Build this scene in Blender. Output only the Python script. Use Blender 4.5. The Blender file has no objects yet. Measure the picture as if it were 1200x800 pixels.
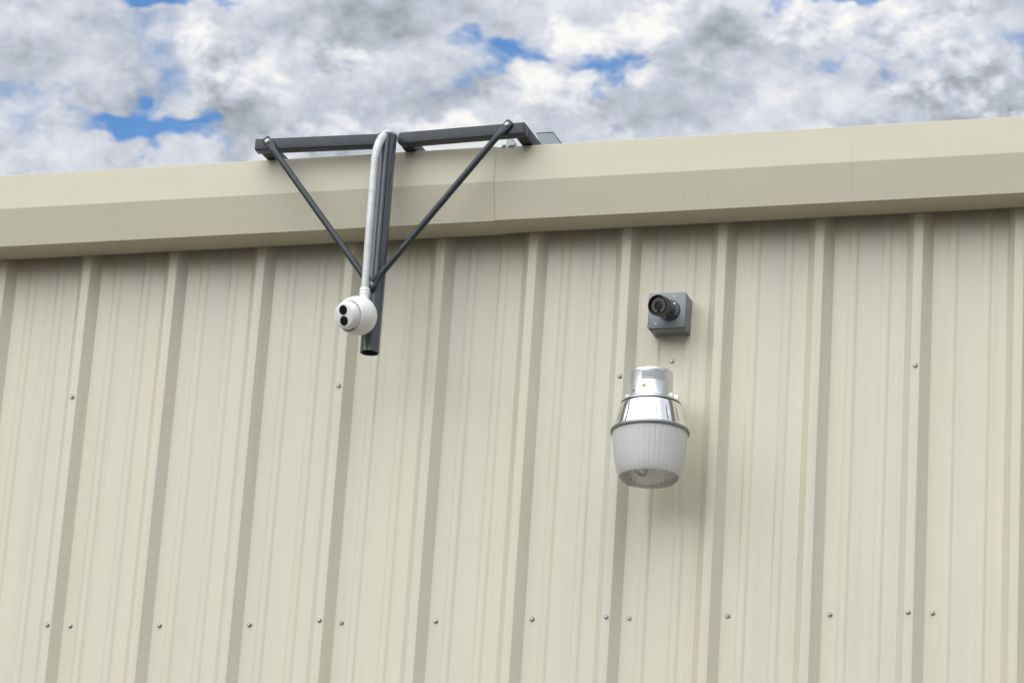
import bpy, bmesh, math, random
from mathutils import Vector, Matrix, noise
random.seed(7)
sc = bpy.context.scene
col = sc.collection
R = math.radians

# ------------------------------------------------------------------ camera
cam_d = bpy.data.cameras.new('camera')
cam = bpy.data.objects.new('camera', cam_d); col.objects.link(cam)
cam_d.sensor_width = 36.0; cam_d.sensor_fit = 'HORIZONTAL'
cam_d.lens = 36.0 * 3989.05 / 1200.0
cam_d.clip_start = 0.05; cam_d.clip_end = 3000
rt = Vector((0.952361, 0.298192, 0.063949)); up = Vector((0.038968, -0.326955, 0.944236)); fw = Vector((-0.302472, 0.896762, 0.322999))
m = Matrix.Identity(4)
for i in range(3):
    m[i][0] = rt[i]; m[i][1] = up[i]; m[i][2] = -fw[i]
m[0][3], m[1][3], m[2][3] = 3.12808, -9.49022, 1.6
cam.matrix_world = m
sc.camera = cam
sc.cycles.adaptive_threshold = .02; sc.cycles.max_bounces = 6; sc.cycles.diffuse_bounces = 3
sc.render.resolution_x = 1024; sc.render.resolution_y = 682

# ------------------------------------------------------------------ light
SUN = Vector((-0.20, -0.64, 0.74)).normalized()
sun_d = bpy.data.lights.new('sun', 'SUN'); sun_d.energy = 1.3; sun_d.angle = R(84); sun_d.color = (1.0, 0.99, 0.965)
sun = bpy.data.objects.new('sun', sun_d); col.objects.link(sun)
sun.rotation_euler = SUN.to_track_quat('Z', 'Y').to_euler()
sun.location = (-8, -10, 14)
sc.view_settings.view_transform = 'Standard'; sc.view_settings.look = 'None'
sc.view_settings.exposure = 1.19; sc.view_settings.gamma = 1.0
sc.view_settings.use_curve_mapping = False

# ------------------------------------------------------------------ node helpers
class NT:
    def __init__(s, tree): s.t = tree; s.n = tree.nodes; s.l = tree.links
    def put(s, v, sock):
        if v is None: return
        if isinstance(v, (int, float)):
            sock.default_value = v if sock.type == 'VALUE' else ((v, v, v) if sock.type == 'VECTOR' else (v, v, v, 1))
        elif isinstance(v, (tuple, list)): sock.default_value = (tuple(v) + (1,)) if (sock.type == 'RGBA' and len(v) == 3) else v
        else: s.l.new(v, sock)
    def math(s, op, a, b=None, c=None, clamp=False):
        n = s.n.new('ShaderNodeMath'); n.operation = op; n.use_clamp = clamp
        for i, v in enumerate((a, b, c)): s.put(v, n.inputs[i])
        return n.outputs[0]
    def vec(s, op, a, b=None, scale=None):
        n = s.n.new('ShaderNodeVectorMath'); n.operation = op
        s.put(a, n.inputs[0]); s.put(b, n.inputs[1])
        if scale is not None: s.put(scale, n.inputs['Scale'])
        return n.outputs['Value'] if op in ('LENGTH', 'DISTANCE', 'DOT_PRODUCT') else n.outputs[0]
    def noise(s, v, scale, detail=2, rough=.5, dist=0, lac=2.0, out=0):
        n = s.n.new('ShaderNodeTexNoise'); s.put(v, n.inputs['Vector'])
        for k, x in (('Scale', scale), ('Detail', detail), ('Roughness', rough), ('Distortion', dist), ('Lacunarity', lac)): s.put(x, n.inputs[k])
        return n.outputs[out]
    def sm(s, v, a, b, lo=0., hi=1., kind='SMOOTHSTEP'):
        n = s.n.new('ShaderNodeMapRange'); n.interpolation_type = kind; n.clamp = True
        s.put(v, n.inputs['Value'])
        for i, x in ((1, a), (2, b), (3, lo), (4, hi)): s.put(x, n.inputs[i])
        return n.outputs[0]
    def mix(s, f, a, b, typ='MIX'):
        n = s.n.new('ShaderNodeMix'); n.data_type = 'RGBA'; n.blend_type = typ
        s.put(f, n.inputs[0]); s.put(a, n.inputs[6]); s.put(b, n.inputs[7])
        return n.outputs[2]
    def ramp(s, f, stops, interp='LINEAR'):
        n = s.n.new('ShaderNodeValToRGB'); e = n.color_ramp.elements; n.color_ramp.interpolation = interp
        while len(e) < len(stops): e.new(.5)
        for x, (p, c) in zip(e, stops): x.position = p; x.color = tuple(c) + (1,)
        s.put(f, n.inputs[0]); return n.outputs[0]
    def node(s, typ, **kw):
        n = s.n.new(typ)
        for k, v in kw.items(): s.put(v, n.inputs[k])
        return n

# ------------------------------------------------------------------ world: Nishita sky with broken cumulus in front of it
world = bpy.data.worlds.new('World'); sc.world = world; world.use_nodes = True
world.cycles.sampling_method = 'MANUAL'; world.cycles.sample_map_resolution = 256
N = NT(world.node_tree); N.n.clear()
sky = N.n.new('ShaderNodeTexSky'); sky.sky_type = 'NISHITA'; sky.sun_disc = False
sky.sun_elevation = math.asin(SUN.z); sky.sun_rotation = math.atan2(SUN.x, SUN.y)
sky.air_density = 1.0; sky.dust_density = 0.6; sky.ozone_density = 2.0
D = N.vec('NORMALIZE', N.n.new('ShaderNodeTexCoord').outputs['Generated'])
sep = N.n.new('ShaderNodeSeparateXYZ'); N.l.new(D, sep.inputs[0])
comb = N.n.new('ShaderNodeCombineXYZ')
az = N.math('ARCTAN2', sep.outputs[0], sep.outputs[1]); el = N.math('ARCSINE', sep.outputs[2])
N.put(N.math('MULTIPLY', az, 18.4), comb.inputs[0]); N.put(N.math('MULTIPLY', el, 20), comb.inputs[1])
Q = comb.outputs[0]                                   # azimuth and elevation, one unit is about 2.9 degrees
P3 = N.vec('MULTIPLY', D, (20, 20, 28))               # the same scale on the full sphere, for the noises
def warped(seed, amp, scale):
    w = N.noise(N.vec('ADD', P3, seed), scale, 2, .55, out=1)
    return N.vec('SCALE', N.vec('SUBTRACT', w, (.5, .5, .5)), scale=amp)
W1 = warped((3.1, 7.7, 1.3), .9, 1.7)
W2 = warped((13.1, 2.7, 9.3), .35, 5.0)
Qw = N.vec('MULTIPLY', N.vec('ADD', Q, N.vec('ADD', W1, W2)), (1, 1, 0))
def blobs(q, lst):
    out = None
    for x, y, rx, ry, a in lst:
        d = N.vec('LENGTH', N.vec('MULTIPLY', N.vec('SUBTRACT', q, (x, y, 0)), (1 / rx, 1 / ry, 0)))
        v = N.sm(d, 1.0, 0.0, 0.0, a)
        out = v if out is None else N.math('MAXIMUM', out, v)
    return out
gaps = [(-8.20, 7.68, .75, .19, 1), (-7.98, 7.76, .35, .15, 1), (-8.25, 8.40, .50, .18, 1), (-7.9, 8.42, .5, .13, .8), (-5.60, 8.25, .36, .24, 1.05),
        (-5.42, 8.18, .3, .16, .9), (-6.02, 8.34, .32, .22, .95), (-4.15, 8.66, .7, .17, 1), (-3.85, 8.36, 1.1, .16, .62), (-8.15, 8.08, .55, .45, .26),
        (-3.1, 8.36, .5, .18, .6), (-6.15, 8.25, .3, .2, .6), (-8.9, 7.55, .8, .2, .5)]
puffs = [(-7.83, 8.02, .52, .40, 1), (-7.06, 8.22, .45, .22, .6), (-5.75, 8.05, .75, .22, .9), (-6.1, 7.97, .5, .22, .8), (-5.2, 8.66, .55, .25, 1),
         (-4.5, 8.47, .55, .30, 1), (-3.7, 8.58, .8, .26, 1), (-3.62, 8.24, .6, .24, 1), (-3.3, 8.02, .55, .16, .9), (-7.25, 7.70, .75, .22, .9),
         (-9.0, 8.36, .6, .3, .55), (-5.5, 8.48, .5, .26, .8), (-3.1, 8.26, .35, .25, .8), (-6.45, 7.70, .7, .16, 1), (-7.2, 7.58, .8, .16, 1)]
darks = [(-7.7, 7.80, .62, .28, .9), (-7.0, 8.36, 1.0, .30, .85), (-4.85, 8.34, .95, .26, 1), (-3.42, 8.11, .75, .22, 1), (-8.65, 7.92, .7, .34, .5),
         (-4.1, 7.98, .6, .16, .6), (-6.35, 8.50, .8, .25, .6), (-6.7, 7.88, .7, .22, .45), (-5.1, 8.12, .6, .2, .5)]
G = blobs(Qw, gaps); B = blobs(Qw, puffs); K = blobs(Qw, darks)
# billowing relief: one fractal read twice, the second time a step towards the light
def relief(off):
    v = N.vec('ADD', P3, off)
    return N.noise(v, .95, 5, .55, .25)
r0 = relief((0, 0, 0)); r1 = relief((-.10, .02, .22))
Pw = N.vec('ADD', P3, N.vec('SCALE', W2, scale=.4))
def heap(off):                                         # rounded cauliflower heads
    n = N.n.new('ShaderNodeTexVoronoi'); n.feature = 'F1'; n.normalize = True
    N.put(N.vec('ADD', Pw, off), n.inputs['Vector'])
    for k, x in (('Scale', 3.2), ('Detail', 2), ('Roughness', .6), ('Lacunarity', 2.3)): n.inputs[k].default_value = x
    return N.math('MULTIPLY_ADD', n.outputs['Distance'], -1.5, 1.0)
fine = heap((31, 5, 11)); f1 = heap((30.95, 5.01, 11.10))
lit = N.math('MULTIPLY_ADD', N.math('SUBTRACT', fine, f1), .38, N.math('SUBTRACT', r0, r1))                       # > 0 on edges turned to the light
low = N.noise(N.vec('ADD', P3, (8, 1, 4)), .33, 2, .5)
rr = N.math('ADD', N.math('SUBTRACT', r0, .5), N.math('MULTIPLY', N.math('SUBTRACT', fine, .5), .22))
cover = N.math('ADD', N.math('MULTIPLY_ADD', rr, 1.7, .68), N.math('MULTIPLY', N.math('SUBTRACT', low, .5), .8))
cover = N.math('SUBTRACT', cover, N.math('MULTIPLY', G, .92))
cover = N.math('ADD', cover, N.math('MULTIPLY', B, .40))
cover = N.math('ADD', cover, N.math('MULTIPLY', K, .3))
alpha = N.sm(cover, -.12, .66, .12, 1)
cum = N.sm(N.math('ADD', N.math('MULTIPLY', B, .75), N.math('MULTIPLY', rr, 1.3)), .28, .56)   # heaped cloud with a firmer edge
val = N.math('ADD', .56, N.math('MULTIPLY', lit, 1.0))
val = N.math('ADD', val, N.math('MULTIPLY', rr, .25))
val = N.math('ADD', val, N.math('MULTIPLY', cum, N.math('ADD', .04, N.math('MULTIPLY', lit, 1.5))))
val = N.math('ADD', val, N.math('MULTIPLY', B, .10))
val = N.math('SUBTRACT', val, N.math('MULTIPLY', K, .31))
val = N.math('ADD', val, N.math('MULTIPLY', N.math('SUBTRACT', low, .5), .25))
ccol = N.ramp(val, [(.0, (.21, .235, .265)), (.28, (.43, .465, .515)), (.5, (.60, .64, .725)), (.72, (.80, .82, .88)), (1.0, (1.03, 1.01, .985))])
CLOUD = 4.15
ccol = N.vec('SCALE', ccol, scale=N.math('MULTIPLY', N.math('MULTIPLY_ADD', sep.outputs[2], .8, .68), CLOUD))
skyc = N.vec('MULTIPLY', sky.outputs[0], (.22, .52, .72))
out_c = N.mix(alpha, skyc, ccol)
bg = N.node('ShaderNodeBackground', Color=out_c, Strength=0.1)
wo = N.n.new('ShaderNodeOutputWorld'); N.l.new(bg.outputs[0], wo.inputs[0])

# ------------------------------------------------------------------ materials
MATS = {}
def mat(name, base, rough=.5, metal=0., spec=.5, build=None):
    mt = bpy.data.materials.new(name); mt.use_nodes = True
    T = NT(mt.node_tree); b = mt.node_tree.nodes['Principled BSDF']
    b.inputs['Base Color'].default_value = tuple(base) + (1,)
    b.inputs['Roughness'].default_value = rough; b.inputs['Metallic'].default_value = metal
    b.inputs['Specular IOR Level'].default_value = spec
    if build: build(T, b)
    MATS[name] = mt; return mt
def pos(T): return T.n.new('ShaderNodeNewGeometry').outputs['Position']
def objco(T): return T.n.new('ShaderNodeTexCoord').outputs['Object']
def bump(T, b, h, strength, dist):
    n = T.n.new('ShaderNodeBump'); n.inputs['Strength'].default_value = strength; n.inputs['Distance'].default_value = dist
    T.l.new(h, n.inputs['Height']); T.l.new(n.outputs[0], b.inputs['Normal'])

def cream(T, b):
    p = pos(T)
    base = (.640, .612, .478)
    streak = T.noise(T.vec('MULTIPLY', p, (26, 26, .55)), 1, 3, .6)          # thin run-off streaks down the sheet
    blot = T.noise(p, 2.2, 3, .6)
    fine = T.noise(T.vec('MULTIPLY', p, (90, 90, 3)), 1, 2, .6)
    c = T.mix(T.sm(streak, .48, .78, 0, .38), base, (.50, .475, .355))
    band = T.noise(T.vec('MULTIPLY', p, (11, 11, .14)), 1, 2, .6)
    c = T.mix(T.sm(band, .42, .66, 0, .55), c, (.590, .582, .510))
    c = T.mix(T.sm(blot, .50, .80, 0, .30), c, (.645, .63, .52))
    c = T.mix(T.sm(fine, .55, .8, 0, .13), c, (.53, .505, .39))
    vor = T.n.new('ShaderNodeTexVoronoi'); T.put(p, vor.inputs['Vector']); vor.inputs['Scale'].default_value = 7.0
    speck = T.math('MULTIPLY', T.sm(vor.outputs['Distance'], .020, .012), T.sm(T.noise(T.vec('ADD', p, (5, 5, 5)), 3.1, 1), .60, .64))
    c = T.mix(T.math('MULTIPLY', speck, .75), c, (.10, .085, .06))           # fly specks
    T.put(c, b.inputs['Base Color'])
    T.put(T.sm(blot, .3, .7, .27, .40, 'LINEAR'), b.inputs['Roughness'])
    bump(T, b, T.noise(T.vec('MULTIPLY', p, (5, 5, 1.3)), 1, 2, .5), .45, .014)
mat('cream_paint', (.62, .60, .49), .4, build=cream, spec=.55)
def creamtrim(T, b):
    p = pos(T)
    blot = T.noise(T.vec('MULTIPLY', p, (1.1, 3, 3)), 1.6, 5, .6)
    drip = T.noise(T.vec('MULTIPLY', p, (30, 2, 1.2)), 1, 4, .6)
    c = T.mix(T.sm(blot, .45, .8, 0, .4), (.640, .612, .478), (.585, .555, .43))
    c = T.mix(T.sm(drip, .54, .8, 0, .25), c, (.52, .495, .40))
    T.put(c, b.inputs['Base Color'])
    bump(T, b, T.math('ADD', T.noise(T.vec('MULTIPLY', p, (2, 5, 5)), 1, 3), T.math('MULTIPLY', T.noise(p, 400, 2), .01)), .22, .012)
mat('cream_trim_paint', (.62, .60, .49), .42, build=creamtrim, spec=.4)
def charcoal(T, b):
    p = pos(T)
    s = T.noise(p, 38, 5, .65)
    c = T.mix(T.sm(s, .4, .75), (.036, .042, .052), (.046, .053, .065))
    T.put(c, b.inputs['Base Color'])
    T.put(T.sm(T.noise(p, 16, 4), .3, .7, .26, .38, 'LINEAR'), b.inputs['Roughness'])
    b.inputs['Specular IOR Level'].default_value = .35
    bump(T, b, T.noise(p, 260, 3), .06, .002)
mat('charcoal_paint', (.07, .08, .09), .34, build=charcoal)
def glosscoal(T, b):
    charcoal(T, b)
    b.inputs['Coat Weight'].default_value = .8; b.inputs['Coat Roughness'].default_value = .10
    T.put(T.mix(T.noise(pos(T), 30, 4), (.062, .072, .090), (.080, .092, .114)), b.inputs['Base Color'])
mat('gloss_charcoal_paint', (.07, .08, .1), .25, build=glosscoal)
mat('matte_black', (.012, .012, .013), .7)
def galv(T, b):
    p = pos(T)
    vor = T.n.new('ShaderNodeTexVoronoi'); T.put(p, vor.inputs['Vector']); vor.inputs['Scale'].default_value = 70
    s = T.noise(p, 30, 5, .6)
    c = T.mix(T.sm(s, .35, .7), (.56, .57, .57), (.72, .73, .73))
    c = T.mix(T.math('MULTIPLY', vor.outputs['Color'], .16), c, (.42, .43, .44))
    T.put(c, b.inputs['Base Color'])
    T.put(T.sm(s, .3, .7, .36, .55, 'LINEAR'), b.inputs['Roughness'])
    bump(T, b, s, .1, .002)
mat('galvanised_conduit', (.66, .67, .67), .45, .12, build=galv)
mat('zinc', (.50, .50, .49), .42, .85)
def dirtyzinc(T, b):
    s = T.noise(pos(T), 300, 3)
    T.put(T.mix(s, (.30, .29, .26), (.52, .50, .45)), b.inputs['Base Color'])
mat('screw_steel', (.42, .41, .37), .38, .75, build=dirtyzinc)
def whitep(T, b):
    p = pos(T); s = T.noise(p, 22, 4, .6)
    T.put(T.mix(T.sm(s, .45, .8, 0, .5), (.88, .88, .87), (.80, .80, .785)), b.inputs['Base Color'])
mat('white_plastic', (.8, .8, .79), .36, build=whitep)
mat('black_lens', (.006, .006, .007), .12, 0, .5)
mat('black_rubber', (.015, .015, .016), .55)
def boxgrey(T, b):
    p = pos(T); s = T.noise(p, 35, 5, .65)
    T.put(T.mix(T.sm(s, .35, .75), (.205, .218, .242), (.255, .270, .295)), b.inputs['Base Color'])
    bump(T, b, T.noise(p, 180, 3), .1, .002)
mat('grey_box_paint', (.2, .21, .23), .42, .15, build=boxgrey)
mat('dark_camera_paint', (.022, .024, .028), .36)
mat('slate_camera_paint', (.045, .050, .062), .4)
mat('lens_face', (.010, .010, .011), .25)
mat('led_dot', (.55, .53, .46), .3)
def alu(T, b):
    p = pos(T); s = T.noise(T.vec('MULTIPLY', p, (40, 40, 6)), 1, 5, .6)
    T.put(T.mix(T.sm(s, .35, .75), (.68, .70, .72), (.84, .85, .86)), b.inputs['Base Color'])
    T.put(T.sm(s, .3, .7, .34, .50, 'LINEAR'), b.inputs['Roughness'])
    bump(T, b, s, .15, .004)
mat('spun_aluminium', (.78, .79, .8), .3, 1, build=alu)
mat('polished_aluminium', (.86, .87, .88), .17, 1)
mat('rim_grey', (.30, .30, .28), .45, .7)
mat('dark_gap', (.02, .02, .022), .7)
def refr(T, b, clear=.22, ribs=.35):
    mt = b.id_data
    p = objco(T)
    tr = T.node('ShaderNodeBsdfTransparent', Color=(.97, .97, .95))
    tl = T.node('ShaderNodeBsdfTranslucent', Color=(.97, .97, .965))
    df = T.node('ShaderNodeBsdfDiffuse', Color=(.96, .96, .96))
    gl = T.node('ShaderNodeBsdfGlossy', Color=(.9, .9, .9), Roughness=.16)
    sx = T.n.new('ShaderNodeSeparateXYZ'); T.put(p, sx.inputs[0])
    a = T.math('ARCTAN2', sx.outputs[1], sx.outputs[0])
    rings = T.math('SINE', T.math('MULTIPLY', sx.outputs[2], 1500))
    flute = T.math('SINE', T.math('MULTIPLY', a, 84))
    h = T.math('ADD', T.math('MULTIPLY', rings, .5), flute)
    bn = T.n.new('ShaderNodeBump'); bn.inputs['Strength'].default_value = ribs; bn.inputs['Distance'].default_value = .001; T.l.new(h, bn.inputs['Height'])
    for n in (df, gl): T.l.new(bn.outputs[0], n.inputs['Normal'])
    m1 = T.n.new('ShaderNodeMixShader'); m1.inputs[0].default_value = .80; T.l.new(tl.outputs[0], m1.inputs[1]); T.l.new(df.outputs[0], m1.inputs[2])
    m2 = T.n.new('ShaderNodeMixShader'); m2.inputs[0].default_value = clear; T.l.new(m1.outputs[0], m2.inputs[1]); T.l.new(tr.outputs[0], m2.inputs[2])
    m3 = T.n.new('ShaderNodeMixShader'); fr = T.node('ShaderNodeFresnel', IOR=1.45)
    T.l.new(fr.outputs[0], m3.inputs[0]); T.l.new(m2.outputs[0], m3.inputs[1]); T.l.new(gl.outputs[0], m3.inputs[2])
    T.l.new(m3.outputs[0], T.n['Material Output'].inputs[0])
mat('prismatic_acrylic', (.8, .8, .78), .2, build=lambda T, b: refr(T, b, .22))
mat('clear_acrylic', (.8, .8, .78), .2, build=lambda T, b: refr(T, b, .72, .05))
mat('bulb_glass', (.75, .73, .66), .15)
mat('brass', (.42, .36, .22), .4, .9)
def labelm(T, b):
    p = objco(T); sx = T.n.new('ShaderNodeSeparateXYZ'); T.put(p, sx.inputs[0])
    lines = T.sm(T.math('SINE', T.math('MULTIPLY', sx.outputs[2], 1250)), -.1, .3)
    words = T.sm(T.noise(T.vec('MULTIPLY', p, (240, 240, 200)), 1, 2), .42, .52)
    T.put(T.mix(T.math('MULTIPLY', lines, words), (.50, .51, .51), (.16, .17, .18)), b.inputs['Base Color'])
mat('printed_label', (.5, .5, .5), .5, build=labelm)
mat('yellow_sticker', (.52, .46, .14), .5)
def roofm(T, b):
    p = pos(T); s = T.noise(p, 3, 5, .6)
    T.put(T.mix(s, (.50, .52, .52), (.62, .63, .62)), b.inputs['Base Color'])
mat('roof_sheet', (.55, .56, .56), .4, .3, build=roofm)
def tealm(T, b):
    s = T.noise(pos(T), 20, 4)
    T.put(T.mix(s, (.33, .40, .42), (.42, .48, .50)), b.inputs['Base Color'])
mat('teal_grey_sheet', (.38, .45, .47), .35, .2, build=tealm)
def groundm(T, b):
    p = pos(T)
    a = T.noise(p, .35, 6, .6); f_ = T.noise(p, 22, 6, .7); vv = T.n.new('ShaderNodeTexVoronoi'); T.put(p, vv.inputs['Vector']); vv.inputs['Scale'].default_value = 55
    c = T.mix(a, (.060, .047, .031), (.080, .064, .044))
    c = T.mix(T.sm(f_, .35, .7, 0, .6), c, (.045, .036, .025))
    c = T.mix(T.math('MULTIPLY', vv.outputs['Color'], .3), c, (.13, .125, .115))
    T.put(c, b.inputs['Base Color'])
    bump(T, b, T.math('ADD', f_, vv.outputs['Distance']), .5, .02)
mat('asphalt_ground', (.06, .06, .055), .9, build=groundm)

# ------------------------------------------------------------------ mesh helpers
def link(name, me, material, parent=None, smooth=None):
    o = bpy.data.objects.new(name, me); col.objects.link(o)
    if material is not None and not me.materials: me.materials.append(MATS[material])
    if parent is not None: o.parent = parent
    if smooth is not None: shade(me, smooth)
    return o
def shade(me, ang):
    for pl in me.polygons: pl.use_smooth = True
    me.set_sharp_from_angle(angle=R(ang))
def mesh(name, v, f):
    me = bpy.data.meshes.new(name); me.from_pydata([tuple(x) for x in v], [], f); me.update(); return me
def from_bm(name, bm):
    me = bpy.data.meshes.new(name); bmesh.ops.recalc_face_normals(bm, faces=bm.faces); bm.to_mesh(me); bm.free(); return me
def box_bm(lo, hi, bev=0., seg=2):
    bm = bmesh.new(); bmesh.ops.create_cube(bm, size=1)
    for v in bm.verts: v.co = Vector([lo[i] + (v.co[i] + .5) * (hi[i] - lo[i]) for i in range(3)])
    if bev: bmesh.ops.bevel(bm, geom=bm.edges[:], offset=bev, segments=seg, affect='EDGES', profile=.5)
    return bm
def box(name, lo, hi, material, parent=None, bev=.002):
    return link(name, from_bm(name, box_bm(lo, hi, bev)), material, parent, 35)
def frame(d, upv=Vector((0, 0, 1))):
    z = Vector(d).normalized(); x = upv.cross(z)
    if x.length < 1e-4: x = Vector((1, 0, 0)).cross(z)
    x.normalize(); return Matrix((x, z.cross(x), z)).transposed()
def tube_mesh(name, pts, rad, seg=20, caps=True, radii=None, flat=None):
    """sweep a circle along pts; flat[i] squashes the section along the frame's second axis"""
    v, f = [], []; pts = [Vector(p) for p in pts]; prev = None
    for i, p in enumerate(pts):
        d = (pts[min(i + 1, len(pts) - 1)] - pts[max(i - 1, 0)]).normalized()
        fr = frame(d, Vector((0, -1, 0)) if abs(d.y) < .9 else Vector((1, 0, 0))) if prev is None else None
        if prev is None: x, y = fr.col[0].copy(), fr.col[1].copy()
        else:
            x = prev - d * prev.dot(d); x.normalize(); y = d.cross(x)
        prev = x
        r = radii[i] if radii else rad
        for k in range(seg):
            a = 2 * math.pi * k / seg; s = flat[i] if flat else (1, 1)
            v.append(p + x * math.cos(a) * r * s[0] + y * math.sin(a) * r * s[1])
    for i in range(len(pts) - 1):
        for k in range(seg):
            a, b = i * seg + k, i * seg + (k + 1) % seg
            f.append((a, b, b + seg, a + seg))
    if caps: f.append(tuple(range(seg))[::-1]); f.append(tuple((len(pts) - 1) * seg + k for k in range(seg)))
    return mesh(name, v, f)
def lathe(name, prof, seg=64, wob=None):
    """prof: (radius, z) list turned about z"""
    v, f = [], []; rings = []
    for r, z in prof:
        if r < 1e-6: rings.append([len(v)]); v.append((0, 0, z))
        else:
            rings.append(list(range(len(v), len(v) + seg)))
            for k in range(seg):
                a = 2 * math.pi * k / seg; rr = r * (1 + (wob(a, z) if wob else 0))
                v.append((rr * math.cos(a), rr * math.sin(a), z))
    for A, B_ in zip(rings, rings[1:]):
        for k in range(seg):
            j = (k + 1) % seg
            if len(A) == 1 and len(B_) == 1: continue
            if len(A) == 1: f.append((A[0], B_[j], B_[k]))
            elif len(B_) == 1: f.append((A[k], A[j], B_[0]))
            else: f.append((A[k], A[j], B_[j], B_[k]))
    bm = bmesh.new(); me = mesh(name, v, f); bm.from_mesh(me); bmesh.ops.recalc_face_normals(bm, faces=bm.faces); bm.to_mesh(me); bm.free()
    return me
FR = {}
def place(o, loc, axis=None, upv=Vector((0, 0, 1))):
    mt = frame(axis, upv).to_4x4() if axis is not None else Matrix.Identity(4)
    mt.translation = Vector(loc); o.matrix_local = mt; FR[o.name] = mt.copy(); return o
def tag(o, label=None, cat=None, group=None, kind=None):
    for k, v in (('label', label), ('category', cat), ('group', group), ('kind', kind)):
        if v: o[k] = v
    return o
def thing(name, loc, label, cat, group=None, axis=None):
    o = bpy.data.objects.new(name, None); col.objects.link(o); o.empty_display_size = .1
    if axis is None: o.location = loc
    else: place(o, loc, axis)
    return tag(o, label, cat, group)
def screw_mesh(rw, rh, h):
    """hex washer head, standing along +z"""
    v, f = [], []
    def ring(r, z, n, off=0):
        s = len(v)
        for k in range(n): a = 2 * math.pi * (k + off) / n; v.append((r * math.cos(a), r * math.sin(a), z))
        return list(range(s, s + n))
    a = ring(rw, -.001, 12); b = ring(rw, .0012, 12); c = ring(rw * .82, .0026, 12); d = ring(rh, .0026, 12); e = ring(rh * .98, h * .85, 12); g = ring(rh * .75, h, 12)
    for A, B_ in ((a, b), (b, c), (c, d), (d, e), (e, g)):
        for k in range(12): f.append((A[k], A[(k + 1) % 12], B_[(k + 1) % 12], B_[k]))
    f.append(tuple(g))
    for k in range(12):                                          # flatten the head to six sides
        for idx in (d[k], e[k]):
            x, y, z = v[idx]; q = 1.0 if k % 2 == 0 else .90; v[idx] = (x * q, y * q, z)
    return mesh('screw', v, f)

# ------------------------------------------------------------------ ground
g = link('ground', mesh('ground', [(-900, -900, 0), (900, -900, 0), (900, 900, 0), (-900, 900, 0)], [(0, 1, 2, 3)]), 'asphalt_ground')
tag(g, 'dark asphalt yard in front of the metal building', None, None, 'structure'); 

# ------------------------------------------------------------------ the building
PITCH = .3048; RIB = .032
ZSOF = 5.3631
bld = thing('metal_building', (0, 0, 0), 'cream ribbed metal building wall with a boxed gutter along its eave', 'building')
# one pitch of the sheet, x measured from the right edge of the rib crown (flat = 0, outward = negative y)
UNIT = [(-.0540, 0), (-.0275, -RIB), (0, -RIB), (.0265, 0), (.0710, 0), (.0795, -.0036), (.0955, -.0036), (.1040, 0), (.1730, 0), (.1815, -.0036), (.1975, -.0036), (.2060, 0)]
BEV = .0016
def soften(pts):
    """round each bend of the profile with two points, as roll-formed sheet does"""
    out = [pts[0]]
    for a, b, c in zip(pts, pts[1:], pts[2:]):
        A, B_, C_ = Vector(a), Vector(b), Vector(c)
        t1 = min(BEV, (B_ - A).length * .3); t2 = min(BEV, (C_ - B_).length * .3)
        p1 = B_ + (A - B_).normalized() * t1; p2 = B_ + (C_ - B_).normalized() * t2
        out += [tuple(p1), tuple((p1 + p2) * .25 + B_ * .5), tuple(p2)]
    out.append(pts[-1]); return out
LAPS = range(-6, 9)                                                  # lap rib of panel j stands at x = j*0.9144 + 0.3048
def wall_panel(j):
    x0 = j * 3 * PITCH + PITCH
    pts = []
    for r_ in range(3):
        for x, y in UNIT:
            lap = r_ == 0 and x <= .0265
            pts.append((x0 + r_ * PITCH + x, y - (.0016 if lap else 0)))
    pts = [(pts[0][0] - .010, -.0016), ] + pts
    pts += [(x0 + 3 * PITCH - .054, 0), (x0 + 3 * PITCH - .0300, -RIB + .003)]   # tucks under the next panel's lap rib
    pts = soften(pts)
    zs = [.02 + i * (5.55 - .02) / 45 for i in range(46)]
    v, f = [], []; n = len(pts)
    for z in zs:
        for x, y in pts:
            w = noise.noise(Vector((x * 5.5, z * .9, j * .37))) * .0016 + noise.noise(Vector((x * 16, z * 2.1, 3.3))) * .00035
            v.append((x + w * .3, y + w * (.4 if y < -.01 else 1), z))
    for i in range(len(zs) - 1):
        for k in range(n - 1): a = i * n + k; f.append((a, a + 1, a + n + 1, a + n))
    me = mesh('wall_panel', v, f)
    return link('wall_panel', me, 'cream_paint', bld, 28)
SM = screw_mesh(.0078, .0052, .0062); shade(SM, 30); SM.materials.append(MATS['screw_steel'])
def screw(parent, x, y, z):
    o = bpy.data.objects.new('screw', SM); col.objects.link(o); o.parent = parent
    place(o, (x, y, z), Vector((random.uniform(-.06, .06), -1, random.uniform(-.06, .06))))
    o.matrix_local = FR[o.name] @ Matrix.Rotation(random.uniform(0, 1), 4, 'Z'); return o
jit = lambda a: random.uniform(-a, a)
for j in LAPS:
    pn = wall_panel(j); x0 = j * 3 * PITCH + PITCH
    for zr in (1.05, 2.60, 4.1262):                                  # rows into the girts
        for r_ in range(3): screw(pn, x0 + r_ * PITCH + .0498 + jit(.002), -.0005, zr + jit(.003))
    for zs in (4.8813, 4.1254, 3.37, 2.61, 1.85, 1.09, .4):          # stitch screws on the lap rib
        screw(pn, x0 - .0131 + jit(.0015), -RIB - .0018, zs + jit(.003))
    if j == 0: screw(pn, .446, -.0005, 4.933)
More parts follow.
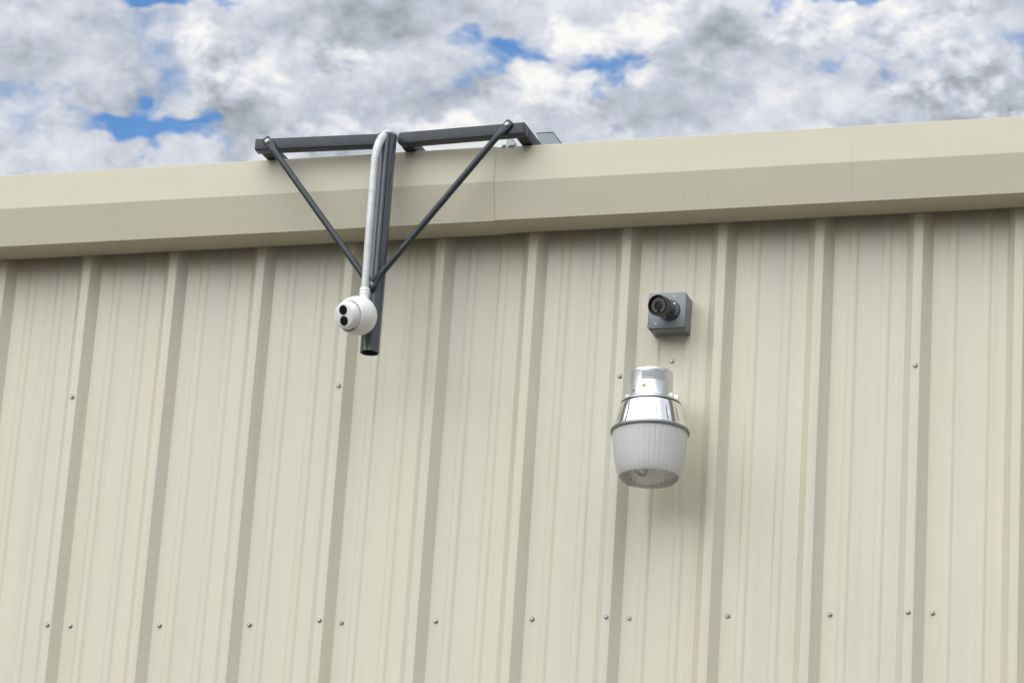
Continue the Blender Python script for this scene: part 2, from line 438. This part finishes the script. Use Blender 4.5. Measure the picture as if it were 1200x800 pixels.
# gutter boxed out under the roof edge: two lengths, the right one lapped over the left
def gutter(xa, xb, g_, name='gutter'):
    prof = [(-.0395, ZSOF), (-.1548, ZSOF), (-.185, 5.4804), (-.185, 5.5962), (-.173, 5.5967), (-.173, 5.588), (-.1785, 5.5875)]
    out = []
    cx, cz = -.09, 5.48
    for y, z in prof:
        dx, dz = y - cx, z - cz; l = math.hypot(dx, dz); out.append((y + g_ * dx / l, z + g_ * dz / l))
    inner = [(-.1795, 5.4820), (-.1515, ZSOF + .003), (-.0425, ZSOF + .003), (-.0425, 5.596), (-.0395, 5.596)]
    pr = out + inner
    nx = max(2, int((xb - xa) / .12)); xs = [xa + (xb - xa) * i / nx for i in range(nx + 1)]
    v, f = [], []; n = len(pr)
    for x in xs:
        wv = noise.noise(Vector((x * .9, 1.7, 0))) * .0016
        for k, (y, z) in enumerate(pr): v.append((x, y + wv * (1 if y < -.05 else 0), z + noise.noise(Vector((x * 1.3, y * 4, 2))) * .0008 * (1 if y < -.1 else 0)))
    for i in range(len(xs) - 1):
        for k in range(n): a, b = i * n + k, i * n + (k + 1) % n; f.append((a, b, b + n, a + n))
    f.append(tuple(range(n))[::-1]); f.append(tuple((len(xs) - 1) * n + k for k in range(n)))
    bm = bmesh.new(); bm.from_mesh(mesh('t', v, f)); bmesh.ops.recalc_face_normals(bm, faces=bm.faces)
    o = link(name, from_bm(name, bm), 'cream_trim_paint', bld, 8)
    bv = o.modifiers.new('bevel', 'BEVEL'); bv.width = .0012; bv.segments = 2; bv.limit_method = 'ANGLE'; bv.angle_limit = R(9); bv.harden_normals = False
    return o
gutter(-5.40, -.1045, .0026); gutter(-.130, 7.95, 0)
rf = link('roof', mesh('roof', [(-5.40, -.10, 5.578), (7.95, -.10, 5.578), (7.95, 6.0, 6.07), (-5.40, 6.0, 6.07), (7.95, 12, 5.58), (-5.40, 12, 5.58)], [(0, 1, 2, 3), (3, 2, 4, 5)]), 'roof_sheet', bld)
bm = box_bm((-5.36, .05, .02), (7.93, 11.95, 5.40)); link('wall_core', from_bm('wall_core', bm), 'cream_trim_paint', bld)

# ------------------------------------------------------------------ charcoal steel mount over the gutter
mt_ = thing('steel_mount', (-.4385, -.27, 4.90), 'charcoal tubular steel mount bracket hung over the eave gutter', 'bracket')
OFF = Vector((-.4385, -.27, 4.90)); SHIFT = Vector((.0015, -.003, -.0015)); mt_.location += SHIFT
def at_mount(o): o.location = -OFF; return o
def bar(name, a, b, w, h, parent, material='charcoal_paint'):
    """square tube; a and b are the ends of its lower front edge, depth towards +y"""
    a, b = Vector(a), Vector(b); d = (b - a); L = d.length; x = d.normalized(); y = Vector((-x.y, x.x, 0)).normalized(); z = x.cross(y)
    bm = box_bm((0, 0, 0), (L, w, h), .0028, 3)
    M_ = Matrix((x, y, z)).transposed().to_4x4(); M_.translation = a
    bm.transform(M_); return at_mount(link(name, from_bm(name, bm), material, parent, 35))
ZB = 5.6008
bar('crossbar', (-.8850, -.2676, ZB), (-.4560, -.2495, ZB), .038, .038, mt_)
bar('crossbar', (-.4090, -.2490, ZB), (.0105, -.2712, ZB), .038, .038, mt_)
for x, yf in ((-.876, -.2290), (-.409, -.2095), (-.0258, -.2310)):
    b_ = at_mount(link('roof_arm', from_bm('roof_arm', box_bm((x, yf, ZB + .0004), (x + .0375, .55, ZB + .0376), .0025, 2)), 'charcoal_paint', mt_, 35))
# hollow post
def pipe(name, c, z0, z1, r, ri, seg=48):
    prof = [(ri, z0 + .16), (ri, z0), (r - .0006, z0), (r, z0 + .0008), (r, z1 - .001), (r - .001, z1), (0, z1)]
    me = lathe(name, prof, seg); me.transform(Matrix.Translation((c[0], c[1], 0))); return me
post = at_mount(link('post', pipe('post', (-.4385, -.27), 4.9035, 5.622, .0302, .0268), 'gloss_charcoal_paint', mt_, 35))
plug = at_mount(link('bore_shade', pipe('bore_shade', (-.4385, -.27), 4.925, 4.935, .0267, .001), 'matte_black', post)); plug.location = (0, 0, 0)  # near-black disc set in the bore, standing in for the shade inside
sm_ = link('dark_strip', tube_mesh('dark_strip', [(-.4385 + .0176, -.27 - .0243, 5.13), (-.4385 + .0176, -.27 - .0243, 5.616)], .0017, 10), 'matte_black', post)  # thin near-black strip running down the post
# braces: round tube with flattened, bolted ends
def brace(a, b):
    a, b = Vector(a), Vector(b); d = (b - a).normalized(); L = (b - a).length
    ts = [-.016, -.010, .012, .024, .042, .06]
    pts = [a + d * t for t in ts] + [b - d * t for t in ts[::-1]]
    w = [(1.05, .22), (1.35, .24), (1.38, .26), (1.3, .45), (1.06, .9), (1, 1)]
    # frame: first axis lies in the wall plane, second points out of the wall
    v, f = [], []; n = 18; out = (Vector((0, -1, 0)) - d * Vector((0, -1, 0)).dot(d)).normalized(); side = d.cross(out)
    fl = w + w[::-1]
    for p, (s, t) in zip(pts, fl):
        for k in range(n): q = 2 * math.pi * k / n; v.append(p + side * math.cos(q) * .0102 * s + out * math.sin(q) * .0102 * t)
    for i in range(len(pts) - 1):
        for k in range(n): x, y = i * n + k, i * n + (k + 1) % n; f.append((x, y, y + n, x + n))
    f.append(tuple(range(n))[::-1]); f.append(tuple((len(pts) - 1) * n + k for k in range(n)))
    bm = bmesh.new(); bm.from_mesh(mesh('brace', v, f)); bmesh.ops.recalc_face_normals(bm, faces=bm.faces)
    return at_mount(link('brace', from_bm('brace', bm), 'charcoal_paint', mt_, 40))
lowb = Vector((-.4345, -.3105, 5.1085))
BL = Vector((-.8397, -.2740, 5.6242)); BR = Vector((-.0433, -.2770, 5.6299))
br1 = brace(BL, lowb + Vector((-.004, .002, 0))); br2 = brace(BR, lowb + Vector((.002, -.0035, 0)))
BM_ = screw_mesh(.0085, .0062, .0075); shade(BM_, 30); BM_.materials.append(MATS['zinc'])
for p, par in ((BL, br1), (BR, br2), (lowb + Vector((0, -.004, 0)), br2)):
    o = bpy.data.objects.new('bolt', BM_); col.objects.link(o); o.parent = par; place(o, p + Vector((0, -.0025, 0)), Vector((.02, -1, -.02)))

# ------------------------------------------------------------------ conduit
pts = [(-.4422, -.345, 5.060), (-.4438, -.345, 5.25), (-.4450, -.345, 5.515)]
for i in range(1, 13):
    a = i / 12 * math.pi / 2; pts.append((-.4450 + .009 * (i / 12) ** 1.5, -.345 + .150 * (1 - math.cos(a)), 5.497 + .150 * math.sin(a)))
pts += [(-.434, -.05, 5.660), (-.430, .3, 5.695), (-.425, 1.5, 5.80)]
rd = [.0117] * 3 + [.0117 * (1 + .16 * math.sin(math.pi * i / 12)) for i in range(1, 13)] + [.0117] * 3
cd = link('conduit_pipe', tube_mesh('conduit_pipe', [Vector(p) + SHIFT for p in pts], .0117, 24, True, rd), 'galvanised_conduit', None, 40)
tag(cd, 'pale galvanised conduit pipe bent over the steel mount', 'conduit')

# ------------------------------------------------------------------ white turret camera
AX = Vector((-.330, -.868, -.298)).normalized()
CB = Vector((-.4490, -.3640, 4.9910)) + SHIFT
tc = thing('security_camera', CB, 'white egg-shaped security camera with two black lenses under the conduit', 'camera')
hp = [(0, -.054)]
for i in range(1, 13):
    a = i / 12 * math.pi / 2; hp.append((.0605 * math.sin(a), -.054 * math.cos(a)))
hp += [(.0600, .012), (.0580, .024), (.0545, .034), (.0500, .0415), (.0480, .0425), (.0468, .0405), (.0460, .030), (.0, .029)]
hs = link('housing', lathe('housing', hp, 64), 'white_plastic', tc, 40); place(hs, (0, 0, 0), AX)
ey = [(.0452, .024), (.0448, .036), (.0430, .049), (.0405, .058), (.0375, .0625), (.0345, .0640), (0, .0645)]
eb = link('lens_face', lathe('lens_face', ey, 64), 'white_plastic', tc, 40)
F2 = frame(AX)
place(eb, -.0035 * F2.col[0] + .002 * F2.col[1], AX)
upd = (Vector((0, 0, 1)) - AX * AX.z).normalized(); sidev = AX.cross(upd)
for s in (1, -1):
    c0 = AX * .0642 + upd * (.0164 * s) - .0035 * F2.col[0] + .002 * F2.col[1] - sidev * (.001 * s)
    ln = link('lens', lathe('lens', [(.0154, -.004), (.0154, .0008), (.0142, .0016), (.0132, .0008), (0, .0022)], 32), 'black_lens', tc, 40); place(ln, c0, AX)
cl = [(.0117, .102), (.0150, .102), (.0158, .099), (.0158, .093), (.0143, .0915), (.0143, .0885), (.0158, .087), (.0158, .082), (.0135, .080), (.0135, .070), (.0165, .064), (.0175, .045), (0, .045)]
co = link('collar', lathe('collar', cl, 32), 'white_plastic', tc, 35); co.location = Vector((-.4420, -.345, 4.988)) + SHIFT - CB
co.location.z -= .004
sl = link('latch_slot', from_bm('latch_slot', box_bm((-.0065, -.0011, -.001), (.0065, .0011, .0008), .0004, 1)), 'dark_gap', tc)
pp = Vector((.022, -.022, .0510)); pp = pp.normalized() * .0592; place(sl, pp, pp); sl.matrix_local = FR[sl.name] @ Matrix.Rotation(R(-38), 4, 'Z')
dv = link('drain_hole', lathe('drain_hole', [(.0014, -.001), (.0014, .0006), (0, .0006)], 12), 'dark_gap', tc)
pp = (Vector((-.003, -.030, -.0525))).normalized() * .0592; place(dv, pp, pp)

# ------------------------------------------------------------------ grey junction box
jb = thing('junction_box', (.4440, -.004, 5.0700), 'square grey metal junction box screwed to the cream wall', 'junction box')
bx = link('body', from_bm('body', box_bm((-.0575, -.0640, -.0565), (.0575, .0020, .0560), .002, 2)), 'grey_box_paint', jb, 35)
gk = link('gasket', from_bm('gasket', box_bm((-.0552, -.0725, -.0550), (.0552, -.0630, .0540))), 'dark_gap', jb)
cv = link('cover', from_bm('cover', box_bm((-.0585, -.0762, -.0570), (.0585, -.0722, .0570), .0014, 2)), 'grey_box_paint', jb, 35)
DM = lathe('cover_screw', [(.0030, -.001), (.0030, .0006), (.0022, .0012), (0, .0012)], 14); DM.materials.append(MATS['zinc'])
for x, z in ((.022, .044), (-.033, -.0425), (.0175, -.0415)):
    o = bpy.data.objects.new('cover_screw', DM); col.objects.link(o); o.parent = cv; place(o, (x, -.0762, z), Vector((0, -1, 0)))
for z0, z1 in ((-.052, -.036), (.036, .050)):
    link('mounting_ear', from_bm('mounting_ear', box_bm((-.0625, -.0660, z0), (-.0572, -.0610, z1), .001, 1)), 'grey_box_paint', jb)

# ------------------------------------------------------------------ dark bullet camera on the box
BB = Vector((.4535, -.0803, 5.0685)); BF = Vector((.4400, -.1720, 5.0535))
bc = thing('bullet_camera', BB, 'short black bullet camera with a ring of infrared dots on the grey box', 'camera')
bs = link('base', lathe('base', [(0, 0), (.0330, 0), (.0330, .006), (.0312, .0085), (.0210, .0100), (.0150, .016), (.0, .017)], 40), 'slate_camera_paint', bc, 35); place(bs, (0, 0, 0), Vector((0, -1, 0)))
nk = link('neck', tube_mesh('neck', [(0, -.008, 0), (0, -.020, -.001), (-.003, -.034, -.004)], .0125, 20), 'dark_camera_paint', bc, 40)
ax = (BF - BB).normalized()
ax = Vector((-.20, -.965, -.17)).normalized()
L = .085
bp = [(0, .018), (.0135, .018), (.0175, .022), (.0200, .030), (.0215, .046), (.0295, .050), (.0322, .053), (.0326, L), (.0315, L + .001), (.0300, L), (.0295, L - .009), (0, L - .009)]
bo = link('barrel', lathe('barrel', bp, 48), 'dark_camera_paint', bc, 35); b0 = (BF - BB) - ax * L; place(bo, b0, ax)
fc = link('lens_face', lathe('lens_face', [(.0292, L - .0095), (.0290, L - .0075), (.012, L - .0070), (.0112, L - .0080), (0, L - .0075)], 40), 'lens_face', bc, 40); place(fc, b0, ax)
DOT = lathe('infrared_dot', [(.0011, -.0004), (.0011, .0004), (0, .0007)], 8); DOT.materials.append(MATS['led_dot'])
fx = frame(ax)
for rr, nn in ((.0205, 26), (.0165, 20)):
    for k in range(nn):
        a = 2 * math.pi * (k + .5) / nn
        if abs(math.degrees(a) - 270) < 14: continue
        o = bpy.data.objects.new('infrared_dot', DOT); col.objects.link(o); o.parent = bc
        place(o, b0 + ax * (L - .0069) + fx.col[0] * math.cos(a) * rr + fx.col[1] * math.sin(a) * rr, ax)
ri = link('lens_ring', lathe('lens_ring', [(.0125, -.001), (.0125, .0015), (.0110, .0018), (.0105, -.001)], 32), 'black_rubber', bc, 40); place(ri, b0 + ax * (L - .0070), ax)
for x, z in ((.4703, 5.0863), (.4413, 5.0455)):
    o = bpy.data.objects.new('base_screw', lathe('base_screw', [(.0042, 0), (.0042, .0012), (.003, .0026), (0, .003)], 14)); o.data.materials.append(MATS['zinc']); col.objects.link(o); o.parent = bs
    place(o, (0, 0, 0)); o.matrix_local = FR[bs.name].inverted() @ Matrix.Translation(Vector((x, -.0803 - .0085, z)) - BB) @ frame(Vector((0, -1, 0))).to_4x4()

# ------------------------------------------------------------------ wall lamp
LC = Vector((.4475, -.205, 4.640))
lp = thing('wall_light', LC, 'silver barn light with a frosted ribbed refractor below the grey camera box', 'wall light')
lp.rotation_euler = (0, R(-1.6), 0)
z = lambda v: v - 4.640
hs_ = [(0, z(4.826)), (.0625, z(4.826)), (.0642, z(4.8252)), (.0650, z(4.8230)), (.0650, z(4.8180)), (.0646, z(4.8165)), (.0662, z(4.748)), (.0680, z(4.7435)), (.0760, z(4.7400)), (.0865, z(4.7345)), (.0905, z(4.7290)), (.0905, z(4.7262)), (.0, z(4.7262))]
hou = link('ballast_housing', lathe('ballast_housing', hs_, 72), 'spun_aluminium', lp, 30)
link('gap_ring', lathe('gap_ring', [(.0700, z(4.7262)), (.0888, z(4.7262)), (.0888, z(4.7238)), (.0700, z(4.7238)), (.0700, z(4.7262))], 64), 'dark_gap', hou)
link('added_liner', lathe('added_liner', [(.0, z(4.7230)), (.0880, z(4.7228)), (.1110, z(4.6460))], 64), 'white_plastic', hou, 40)  # white liner added inside the lamp to brighten the refractor
def flu(a, zz):
    t = max(0., min(1., (zz - .005) / .06)); k = (a / (2 * math.pi) * 20) % 1
    return -.020 * math.sin(math.pi * t) * max(0, 1 - abs(k - .5) / .14)
rp = [(.0905, z(4.7236)), (.0925, z(4.718)), (.0965, z(4.705)), (.1005, z(4.690)), (.1050, z(4.674)), (.1095, z(4.660)), (.1135, z(4.648)), (.1150, z(4.6440))]
refl = link('reflector', lathe('reflector', rp, 240, flu), 'polished_aluminium', lp, 40)
sm2 = refl.modifiers.new('solid', 'SOLIDIFY'); sm2.thickness = .0008; sm2.offset = -1
link('rim', lathe('rim', [(.1140, z(4.6450)), (.1172, z(4.6440)), (.1186, z(4.6415)), (.1186, z(4.6375)), (.1172, z(4.6350)), (.1130, z(4.6345)), (.1125, z(4.640)), (.1140, z(4.6450))], 96), 'rim_grey', lp, 40)
rf_ = [(.1128, z(4.6370)), (.1110, z(4.612)), (.1080, z(4.583)), (.1035, z(4.552)), (.0975, z(4.522)), (.0930, z(4.508)), (.0890, z(4.5005))]
rfr = link('refractor', lathe('refractor', rf_, 168, lambda a, zz: .0050 * math.cos(42 * a)), 'prismatic_acrylic', lp, 60)
link('refractor_base', lathe('refractor_base', [(.0890, z(4.5004)), (.0860, z(4.4945)), (.0780, z(4.4885)), (.05, z(4.4850)), (0, z(4.4840))], 72, lambda a, zz: .0), 'clear_acrylic', rfr, 60)
bl = link('bulb', lathe('bulb', [(0, -.112), (.006, -.1115), (.013, -.107), (.0165, -.098), (.017, -.070), (.020, -.040), (.0235, -.015), (.0200, .01), (.0135, .03), (.0135, .07), (0, .07)], 28), 'bulb_glass', lp, 50)
bl.location = (-.012, -.004, -.008)
arc = link('arc_tube', tube_mesh('arc_tube', [(-.042, -.012, -.118), (-.030, -.014, -.128), (-.020, -.014, -.136), (-.010, -.012, -.138), (-.004, -.010, -.122)], .0042, 10), 'brass', lp, 40)
# printed label wrapped round the can, sticker, hole and spring clips
def wrap(name, a0, a1, z0, z1, r, material, n=16):
    v, f = [], []
    for i in range(n + 1):
        a = R(a0 + (a1 - a0) * i / n)
        for q in (r, r + .0004):
            for zz in (z0, z1): v.append((q * math.cos(a), q * math.sin(a), zz))
    for i in range(n):
        a = i * 4; f += [(a + 2, a + 6, a + 7, a + 3), (a + 1, a + 3, a + 7, a + 5), (a, a + 4, a + 6, a + 2)]
    f += [(0, 2, 3, 1), (n * 4, n * 4 + 1, n * 4 + 3, n * 4 + 2)]
    bm = bmesh.new(); bm.from_mesh(mesh(name, v, f)); bmesh.ops.recalc_face_normals(bm, faces=bm.faces)
    return link(name, from_bm(name, bm), material, hou, 40)
wrap('printed_label', -101, -38, z(4.788), z(4.813), .0660, 'printed_label')
av = R(-98)
def onhou(name, me, material, deg, zz, r):
    o = link(name, me, material, hou); a = R(deg); place(o, (r * math.cos(a), r * math.sin(a), zz), Vector((math.cos(a), math.sin(a), 0))); return o
onhou('sticker', lathe('sticker', [(.0062, -.0004), (.0062, .0006), (0, .0007)], 20), 'yellow_sticker', -93, z(4.766), .0656)
onhou('screw_hole', lathe('screw_hole', [(.0032, -.0006), (.0032, .0004), (0, .0005)], 14), 'dark_gap', -126, z(4.7565), .0660)
for dg in (-158, -14):
    c = link('spring_clip', from_bm('spring_clip', box_bm((.0650, -.006, z(4.734)), (.0765, .006, z(4.752)), .002, 2)), 'white_plastic', hou, 35); c.rotation_euler = (0, 0, R(dg + 0))
arm = link('wall_arm', from_bm('wall_arm', box_bm((-.022, .055, z(4.752)), (.022, .2035, z(4.806)), .003, 2)), 'spun_aluminium', lp, 35)
pl = link('back_plate', from_bm('back_plate', box_bm((-.030, .1985, z(4.745)), (.030, .2055, z(4.822)), .003, 2)), 'spun_aluminium', lp, 35)

# ------------------------------------------------------------------ things on the roof behind the crossbar
def flared(name, x0, x1, xb0, xb1, y0, y1, yb0, yb1, z0, z1, material, rim, label, cat):
    t = thing(name, ((x0 + x1) / 2, y0, z0), label, cat); o = Vector(((x0 + x1) / 2, y0, z0))
    v = [(xb0, yb0, z0), (xb1, yb0, z0), (xb1, yb1, z0), (xb0, yb1, z0), (x0, y0, z1), (x1, y0, z1), (x1, y1, z1), (x0, y1, z1)]
    v = [Vector(p) - o for p in v]
    link('hood', mesh('hood', v, [(3, 2, 1, 0), (0, 1, 5, 4), (1, 2, 6, 5), (2, 3, 7, 6), (3, 0, 4, 7), (4, 5, 6, 7)]), material, t)
    r_ = link('rim', from_bm('rim', box_bm(Vector((x0 - .001, y0 - .001, z1)) - o, Vector((x1 + .001, y1 + .001, z1 + .0035)) - o, .0008, 1)), rim, t)
    return t
flared('roof_vent', -.0715, -.0161, -.0150, .0250, .10, .20, .135, .190, 5.60, 5.7570, 'teal_grey_sheet', 'charcoal_paint', 'small flared grey roof vent with dark rim right of the mount', 'roof vent')
flared('roof_cover', -.4950, -.1700, -.360, -.1900, .10, .34, .14, .34, 5.60, 5.7640, 'white_plastic', 'teal_grey_sheet', 'low pale roof cover seen through the gap under the crossbar', 'roof cover')
for x in (-.0815, -.0520, -.0600):
    o = bpy.data.objects.new('gutter_nut', BM_); col.objects.link(o); o.parent = bld; o.location = (x, -.179, 5.5982)
